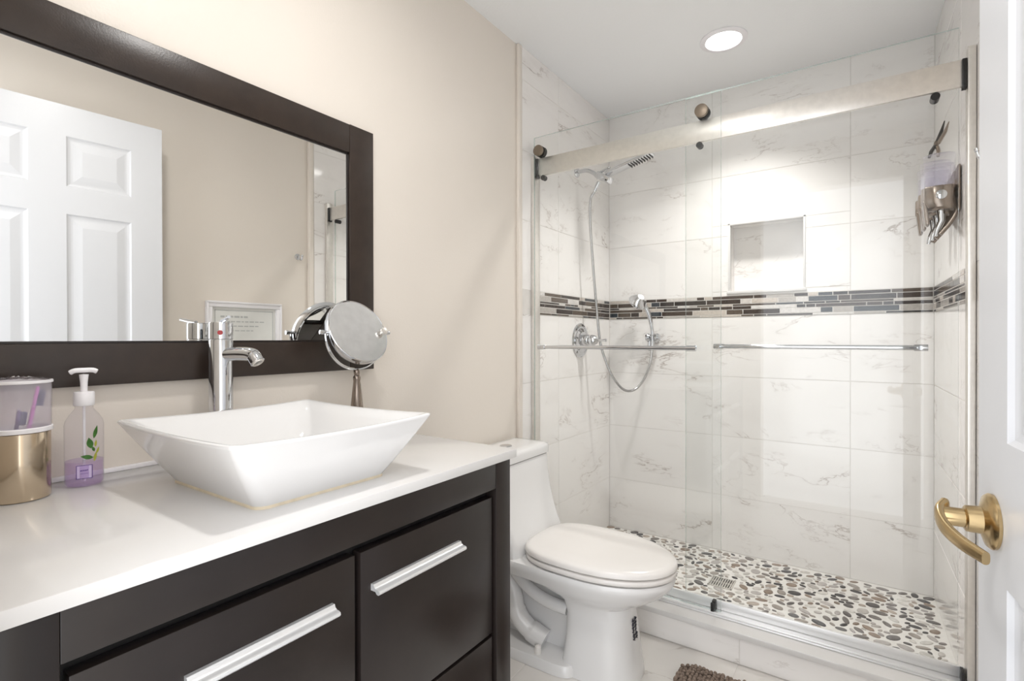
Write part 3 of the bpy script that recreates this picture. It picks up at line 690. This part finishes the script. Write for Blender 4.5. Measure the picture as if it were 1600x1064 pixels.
def glass_door(label, x0, x1, y, z0, z1, rollers, bar, side, zr=1.968, capped=True):
    t_ = thing('sliding_glass_door', label, 'shower door', ((x0+x1)/2, y, z0), group='sliding glass shower doors')
    cx_ = (x0+x1)/2
    m_ = MB(); vs_ = m_.box(x0-cx_, x1-cx_, -.004, .004, 0, z1-z0)
    for f in m_.bm.faces:
        if abs(f.normal.y) < .5: f.material_index = 1
    m_.bm.normal_update()
    for f in m_.bm.faces: f.material_index = 0 if abs(f.normal.y) > .5 else 1
    m_.build('glass_pane', [MT['glass'], MT['glass_edge']], t_, smooth=False)
    for rx in rollers:
        m_ = MB(); rot = Matrix.Translation((rx-cx_, 0, zr-z0)) @ Matrix.Rotation(PI/2, 4, 'X')     # local +z -> world -y
        sg = 1 if capped else -1
        m_.lathe([(.0001, sg*.0175), (.0200, sg*.0175), (.0235, sg*.0165), (.0240, sg*.0150), (.0240, sg*.0050), (.0150, sg*.0042)], n=36, mtx=rot)
        k = m_.build('roller_cap', MT['bronze'], t_)
        m_ = MB(); s2 = -1 if y < YR else 1
        yy0, yy1 = (.0045, y and (YR+.006-y)) if y < YR else (YR+.008-y, -.0045)
        m_.lathe([(.010, -yy1), (.0245, -yy1), (.0245, -yy1+.003), (.0205, -yy1+.0045), (.0205, -yy0-.0045), (.0245, -yy0-.003), (.0245, -yy0), (.010, -yy0)], n=36, mtx=rot); m_.build('roller_wheel', MT['black'], k)
        if y > YR and rx < 1: continue
        m_ = MB(); rot2 = Matrix.Translation((rx+(.014 if rx < .1 else -.012)-cx_, 0, 1.849-z0)) @ Matrix.Rotation(PI/2, 4, 'X')
        m_.lathe([(.0001, -yy1), (.0115, -yy1), (.0115, -yy0+(.016 if y > YR else 0)), (.0001, -yy0+(.016 if y > YR else 0))], n=24, mtx=rot2); m_.build('lift_stop', MT['black'], t_)
    bx0, bx1, bz = bar
    yb = side*.042
    m_ = MB(); m_.tube([(bx0-cx_, yb, bz-z0), (bx1-cx_, yb, bz-z0)], .0082, 18); tb = m_.build('towel_bar', MT['chrome'], t_)
    for ex in (bx0, bx1):
        s_ = 1 if ex == bx0 else -1
        m_ = MB(); m_.tube([(ex-cx_-s_*.001, yb, bz-z0), (ex-cx_+s_*.034, yb, bz-z0)], .0105, 18)
        m_.tube([(ex-cx_+s_*.020, yb, bz-z0), (ex-cx_+s_*.020, side*.0042, bz-z0)], .0065, 14); m_.build('bar_end', MT['chrome'], tb)
    return t_
glass_door('clear sliding glass shower door nearest the toilet, with chrome towel bar outside', .030, .831, 1.975, .128, 2.032, (.057, .764), (.075, .752, 1.090), -1)
glass_door('clear sliding glass shower door nearest the open white door, chrome bar inside', .690, 1.4935, 2.0255, .128, 2.052, (.718, 1.448), (.785, 1.425, 1.096), 1, zr=1.900, capped=False)

# ================================================================== SHOWER FITTINGS
vy = 2.455
t = thing('shower_valve', 'round chrome shower valve trim with a lever handle on the left tile wall', 'shower valve', (TX, vy, 1.117))
m = MB(); m.lathe([(.090, .0005), (.091, .004), (.086, .009), (.074, .011), (.070, .009), (.060, .010), (.052, .016), (.040, .018)], n=48, axis='X'); m.build('escutcheon', MT['chrome'], t)
m = MB(); m.lathe([(.030, .014), (.030, .050), (.026, .056), (.024, .058)], n=30, axis='X'); m.build('sleeve', MT['chrome'], t)
m = MB(); m.lathe([(.020, .0585), (.027, .062), (.029, .072), (.026, .086), (.018, .098), (.009, .106), (.0065, .118), (.0060, .132), (.0075, .146), (.0085, .150), (.006, .153), (.0001, .154)], n=26, axis='X'); m.build('lever', MT['chrome'], t)

ay, az = 2.42, 1.955
t = thing('fixed_shower_head', 'flat chrome bar shower head with nozzles on the left tile wall arm', 'shower head', (TX, ay, az))
m = MB(); m.lathe([(.028, .0005), (.028, .004), (.016, .009)], n=28, axis='X', c=(0, 0, .045)); m.tube(spline([(.008, 0, .045), (.06, 0, .042), (.10, 0, .020), (.125, 0, -.006)]), .0105, 14); m.build('arm', MT['chrome'], t)
m = MB()
rot = Matrix.Translation((.150, 0, -.010)) @ Matrix.Rotation(math.radians(30), 4, 'Y')
m.box(-.036, .050, -.024, .024, -.017, .017, .006, 3, rot=rot)
m.build('diverter', MT['chrome'], t)
m = MB(); rot = Matrix.Translation((.130, 0, .016)) @ Matrix.Rotation(math.radians(-17), 4, 'Y')
m.box(-.02, .062, -.010, .010, -.003, .005, .002, rot=rot); m.build('diverter_lever', MT['chrome'], t)
m = MB(); rot = Matrix.Translation((.172, 0, .0)) @ Matrix.Rotation(math.radians(-14), 4, 'Y')
m.box(0, .245, -.032, .032, -.006, .008, .004, 3, rot=rot)
hd = m.build('head_plate', MT['chrome'], t)
m = MB()
for i in range(9):
    for j in range(5):
        m.lathe([(.003, -.006), (.0024, -.012), (.0001, -.0122)], n=8, mtx=rot @ Matrix.Translation((.125+.0135*i, -.024+.012*j, 0)))
m.build('nozzles', MT['black'], hd)
m = MB(); m.tube([(.128, 0, -.028), (.112, 0, -.056)], .011, 14); m.tube([(.112, 0, -.056), (.104, 0, -.072)], .0085, 12); m.build('hose_nut', MT['chrome'], t)

hp = spline([(TX+.103, ay, az-.074), (.093, 2.42, 1.845), (.085, 2.43, 1.74), (.090, 2.455, 1.50), (.094, 2.495, 1.25), (.103, 2.512, 1.11), (.122, 2.528, 1.02), (.156, 2.55, .925), (.200, 2.59, .855), (.237, 2.65, .850), (.270, 2.70, .900), (.290, 2.745, .985), (.2935, 2.775, 1.075)], 14)
m = MB(); m.tube(hp, .0068, 12)
tag(m.build('shower_hose', MT['hose'], ang=80), 'long silver shower hose looping down in front of the left tile corner', 'hose')

t = thing('hand_shower', 'small chrome hand shower resting in its holder on the back tile wall', 'hand shower', (.295, 2.79, 1.13))
m = MB(); m.tube(spline([(-.001, -.014, -.05), (.000, -.016, .0), (-.004, -.020, .06), (-.016, -.032, .13), (-.038, -.052, .19), (-.052, -.062, .205)]), [.0085]*8+[.0095]*10+[.0115]*12+[.014]*10+[.016], 16); m.build('handle', MT['chrome'], t)
rot = Matrix.Translation((-.060, -.068, .203)) @ Matrix.Rotation(math.radians(-35), 4, 'Z') @ Matrix.Rotation(math.radians(-128), 4, 'Y')
m = MB(); m.lathe([(.020, -.030), (.036, -.014), (.049, .004), (.052, .013), (.048, .018), (.0001, .018)], n=32, mtx=rot); m.build('spray_face', MT['chrome'], t)
t = thing('hand_shower_holder', 'chrome swivel holder clasping the hand shower on the back tile wall', 'holder', (.290, BK, 1.125))
m = MB(); m.lathe([(.027, -.0045), (.027, -.010), (.021, -.017), (.013, -.022), (.012, -.032)], n=30, axis='Y'); m.build('wall_plate', MT['chrome'], t)
m = MB()
for s_ in (-1, 1): m.lathe([(.008, -.013), (.019, -.011), (.024, 0), (.019, .011), (.008, .013)], n=24, mtx=Matrix.Translation((.003+s_*.026, -.052, .006)) @ Matrix.Rotation(PI/2, 4, 'Y'))
m.tube([(-.024, -.034, .006), (-.024, -.052, .006)], .008, 12); m.tube([(.028, -.034, .006), (.028, -.052, .006)], .008, 12); m.tube([(-.026, -.032, .006), (.030, -.032, .006)], .008, 12)
m.tube([(-.020, -.036, .0), (-.020, -.040, -.045), (-.016, -.046, -.066)], [.012, .011, .008], 14)
m.build('clasp', MT['chrome'], t)

# floor drain
t = thing('floor_drain', 'square slotted metal drain grate in the pebble shower floor', 'drain', ((DR[0]+DR[1])/2, (DR[2]+DR[3])/2, FZ))
m = MB(); hw = .051
m.box(-hw, hw, -hw, -hw+.006, -.0015, .003, .0008); m.box(-hw, hw, hw-.006, hw, -.0015, .003, .0008); m.box(-hw, -hw+.006, -hw, hw, -.0015, .003, .0008); m.box(hw-.006, hw, -hw, hw, -.0015, .003, .0008)
for k in range(9): x = -.040+.010*k; m.box(x-.0028, x+.0028, -hw+.004, hw-.004, -.0012, .0024, .0006)
m.box(-hw+.004, hw-.004, -.003, .003, -.0012, .0026, .0006)
m.build('grate', MT['brushed'], t)
m = MB(); m.box(-hw+.002, hw-.002, -hw+.002, hw-.002, -.0019, -.0014); m.build('drain_hole', MT['dark'], t)

# ================================================================== SOAP DISPENSERS on the right shower wall
dn = ['clear wall soap dispenser nearest the glass, first of the row on the right shower wall', 'middle clear soap dispenser of the row on the right shower wall', 'clear soap dispenser nearest the back wall, last of the row on the right shower wall']
def dispenser(y, label):
    t_ = thing('soap_dispenser', label, 'soap dispenser', (WR(y)-.001, y, 1.62), group='soap dispensers on the right shower wall')
    m_ = MB(); pts = []
    prof = lambda z, k: [Vector((-.050+k*.044*math.cos(a)*(1. if math.cos(a) < 0 else .9), k*.036*math.copysign(abs(math.sin(a))**.8, math.sin(a)), z)) for a in [2*PI*i/32 for i in range(32)]]
    profr = lambda z, k: [Vector((-.050+k*(1+.035*math.cos(10*a)*(math.cos(a) < .2))*.044*math.cos(a)*(1. if math.cos(a) < 0 else .9), k*.036*math.copysign(abs(math.sin(a))**.8, math.sin(a)), z)) for a in [2*PI*i/80 for i in range(80)]]
    m_.loft([prof(-.012, .95), prof(.0, 1.), prof(.108, 1.), prof(.112, 1.03), prof(.118, 1.03), prof(.120, .95)]); b = m_.build('reservoir', MT['clearbottle'], t_)
    m_ = MB(); m_.loft([prof(-.010, .90), prof(.0, .93), prof(.085, .93)]); m_.build('soap_fill', MT['soapfill'], b)
    # gunmetal shroud
    m_ = MB(); rings = []
    for z, k, xo in ((.012, 1.06, 0.), (.008, 1.10, 0), (-.040, 1.10, 0), (-.058, 1.02, .006), (-.066, .8, .014)):
        rings.append([p+Vector((xo, 0, 0)) for p in profr(z, k)])
    m_.loft(rings, False, True); m_.build('shroud', MT['gun'], t_)
    for s_ in (-1,):
        m_ = MB(); m_.lathe([(.015, -.0005), (.015, .003), (.012, .0050), (.0001, .0055)], n=28, mtx=Matrix.Translation((-.050, s_*.0385, -.020)) @ Matrix.Rotation(-s_*PI/2, 4, 'X')); m_.build('side_button', MT['chrome'], t_)
    # pump lever and nozzle
    m_ = MB(); m_.box(-.098, -.086, -.022, .022, -.115, -.030, .005, 3, rot=Matrix.Translation((-.092, 0, -.03)) @ Matrix.Rotation(math.radians(-6), 4, 'Y') @ Matrix.Translation((.092, 0, .03))); m_.build('push_lever', MT['gun'], t_)
    m_ = MB(); m_.tube([(-.048, 0, -.064), (-.046, 0, -.100), (-.058, 0, -.130), (-.062, 0, -.150)], [.012, .010, .008, .006], 12); m_.build('nozzle', MT['chrome'], t_)
    # wall bracket
    m_ = MB(); m_.box(-.008, -.0005, -.034, .034, -.075, .075, .004, 3); m_.tube(spline([(-.006, .0, .030), (-.006, 0, -.06), (-.022, 0, -.105), (-.05, 0, -.145)]), .0075, 12); m_.box(-.030, -.004, -.012, .012, -.035, .0, .003); m_.build('wall_bracket', MT['gun'], t_)
    return t_
for k in range(3): dispenser(2.240+.090*k, dn[k])

t = thing('hair_clip', 'silver and black pincer clip standing on top of the nearest soap dispenser', 'clip', (1.458, 2.262, 1.7405))
m = MB(); m.tube([(-.016, -.004, .001), (-.010, -.002, .022), (.003, 0, .045)], [.004, .006, .005], 8); m.tube([(.003, .006, .045), (.017, .008, .085), (.026, .010, .122)], [.006, .0055, .0015], 8); m.build('jaw', MT['black'], t)
m = MB(); m.tube([(.008, -.002, .001), (.009, -.001, .022), (.004, 0, .045)], [.004, .006, .005], 8); m.tube([(.008, -.006, .045), (.026, -.006, .08), (.036, -.006, .112)], [.006, .0055, .0015], 8); m.build('jaw', MT['gun'], t)
m = MB(); m.tube([(.004, -.010, .046), (.004, .010, .046)], .008, 14); m.build('pivot', MT['gun'], t)

# ================================================================== OPEN DOOR
hx0, hy0, ex, ey = 1.489, .255, 1.407, 1.030
dw = math.hypot(ex-hx0, ey-hy0); ra = math.atan2(ey-hy0, ex-hx0)
t = thing('door_1', 'white six-panel door standing open against the right wall', 'door', (hx0, hy0, 0), ra, kind='structure')
D0, D1 = .012, 2.083
uc = [0, dw-.675, dw-.450, dw-.335, dw-.116, dw]; zc = [D0, .24, .80, .99, 1.640, 1.752, 1.958, D1]
m = MB()
def panel_face(yf, s_):
    for i in range(5):
        for j in range(7):
            a, b, c, d = uc[i], uc[i+1], zc[j], zc[j+1]
            if i in (1, 3) and j in (1, 3, 5):
                rings = []
                for ins, dep in ((0, 0), (.006, .006), (.012, .008), (.016, .0085), (.022, .008), (.050, .0015), (.052, .0012)):
                    rings.append([(a+ins, yf-s_*dep, c+ins), (b-ins, yf-s_*dep, c+ins), (b-ins, yf-s_*dep, d-ins), (a+ins, yf-s_*dep, d-ins)])
                m.loft(rings, False, True)
            else: m.quad((a, yf, c), (b, yf, c), (b, yf, d), (a, yf, d))
panel_face(0, 1); panel_face(-.035, -1)
m.quad((0, 0, D0), (0, -.035, D0), (0, -.035, D1), (0, 0, D1)); m.quad((dw, 0, D0), (dw, -.035, D0), (dw, -.035, D1), (dw, 0, D1))
m.quad((0, 0, D0), (dw, 0, D0), (dw, -.035, D0), (0, -.035, D0)); m.quad((0, 0, D1), (dw, 0, D1), (dw, -.035, D1), (0, -.035, D1))
bmesh.ops.remove_doubles(m.bm, verts=m.bm.verts[:], dist=1e-5)
m.build('door_slab', MT['doorpaint'], t, smooth=False)
lx, lz = dw-.066, .873
def rose(yf, s_):
    rot = Matrix.Translation((lx, yf, lz)) @ Matrix.Rotation(-s_*PI/2, 4, 'X')
    m_ = MB(); m_.lathe([(.0375, .0003), (.0380, .004), (.0350, .008), (.026, .011), (.019, .014), (.018, .030), (.0150, .032)], n=40, mtx=rot); m_.build('rosette', MT['brass'], t)
    if s_ < 0: return
    m_ = MB(); m_.lathe([(.0130, .0318), (.0130, .058), (.0120, .062), (.0001, .064)], n=28, mtx=rot)
    # lever blade: a tapering bar that bows out and returns toward the door
    path = spline([(lx+.016, .050, lz+.009), (lx-.004, .060, lz+.004), (lx-.035, .060, lz-.006), (lx-.070, .050, lz-.014), (lx-.104, .034, lz-.019)], 8)
    rings = []
    for i, p in enumerate(path):
        tn = (path[min(i+1, len(path)-1)]-path[max(i-1, 0)]).normalized(); sd = Vector((-tn.y, tn.x, 0)).normalized(); k = i/(len(path)-1)
        wv, wt = (.0125-.0045*k), (.0062-.001*k)
        rings.append([p + sd*wt*math.copysign(abs(math.cos(a))**.7, math.cos(a)) + Vector((0, 0, 1))*wv*math.copysign(abs(math.sin(a))**.7, math.sin(a)) for a in [2*PI*q/16 for q in range(16)]])
    m_.loft(rings); m_.build('lever', MT['brass'], t, ang=60)
rose(0, 1); rose(-.035, -1)

# ================================================================== ON THE RIGHT WALL (seen in the mirror)
t = thing('robe_hook', 'small chrome robe hook on the beige right wall beside the shower', 'hook', (WP, 1.805, 1.605))
m = MB(); m.lathe([(.018, -.0005), (.018, -.004), (.012, -.008)], n=24, axis='X', c=(0, 0, .012)); m.build('wall_plate', MT['chrome'], t)
m = MB(); m.tube(spline([(-.006, 0, .012), (-.022, 0, .002), (-.032, 0, -.008), (-.044, 0, -.006), (-.050, 0, .010)]), .0048, 12); m.lathe([(.0001, -.007), (.006, -.004), (.007, 0), (.006, .004), (.0001, .007)], n=14, c=(-.050, 0, .015)); m.build('hook_arm', MT['chrome'], t)

t = thing('framed_print', 'white framed certificate with grey lines on the beige right wall', 'picture', (WP, 1.485, 1.08))
m = MB()
fy0, fy1, fz0, fz1 = -.205, .205, -.26, .246
for (a, b, c, d) in ((fy0, fy1, fz1-.030, fz1), (fy0, fy1, fz0, fz0+.030), (fy0, fy0+.030, fz0+.0302, fz1-.0302), (fy1-.030, fy1, fz0+.0302, fz1-.0302)): m.box(-.022, -.001, a, b, c, d, .003)
for (a, b, c, d) in ((fy0, fy1, fz1-.010, fz1), (fy0, fy1, fz0, fz0+.010), (fy0, fy0+.010, fz0+.0102, fz1-.0102), (fy1-.010, fy1, fz0+.0102, fz1-.0102)): m.box(-.028, -.020, a, b, c, d, .003)
m.build('frame', MT['white'], t)
m = MB(); m.box(-.008, -.002, fy0+.028, fy1-.028, fz0+.028, fz1-.028); pp = m.build('paper', MT['paper'], t, smooth=False)
m = MB(); rk = random.Random(9)
m.box(-.0086, -.0081, fy0+.045, fy0+.049, fz0+.05, fz1-.045); m.box(-.0086, -.0081, fy1-.049, fy1-.045, fz0+.05, fz1-.045); m.box(-.0086, -.0081, fy0+.045, fy1-.045, fz1-.049, fz1-.045)
for k, (n_, hh) in enumerate(((6, .010), (9, .006), (8, .006), (7, .005))):
    z = fz1-.085-.024*k; y = -.13
    for q in range(n_):
        L_ = rk.uniform(.012, .030)
        if y+L_ > .13: break
        m.box(-.0086, -.0081, y, y+L_, z, z+hh); y += L_+.006
m.build('printed_lines', MT['ink'], pp, smooth=False)
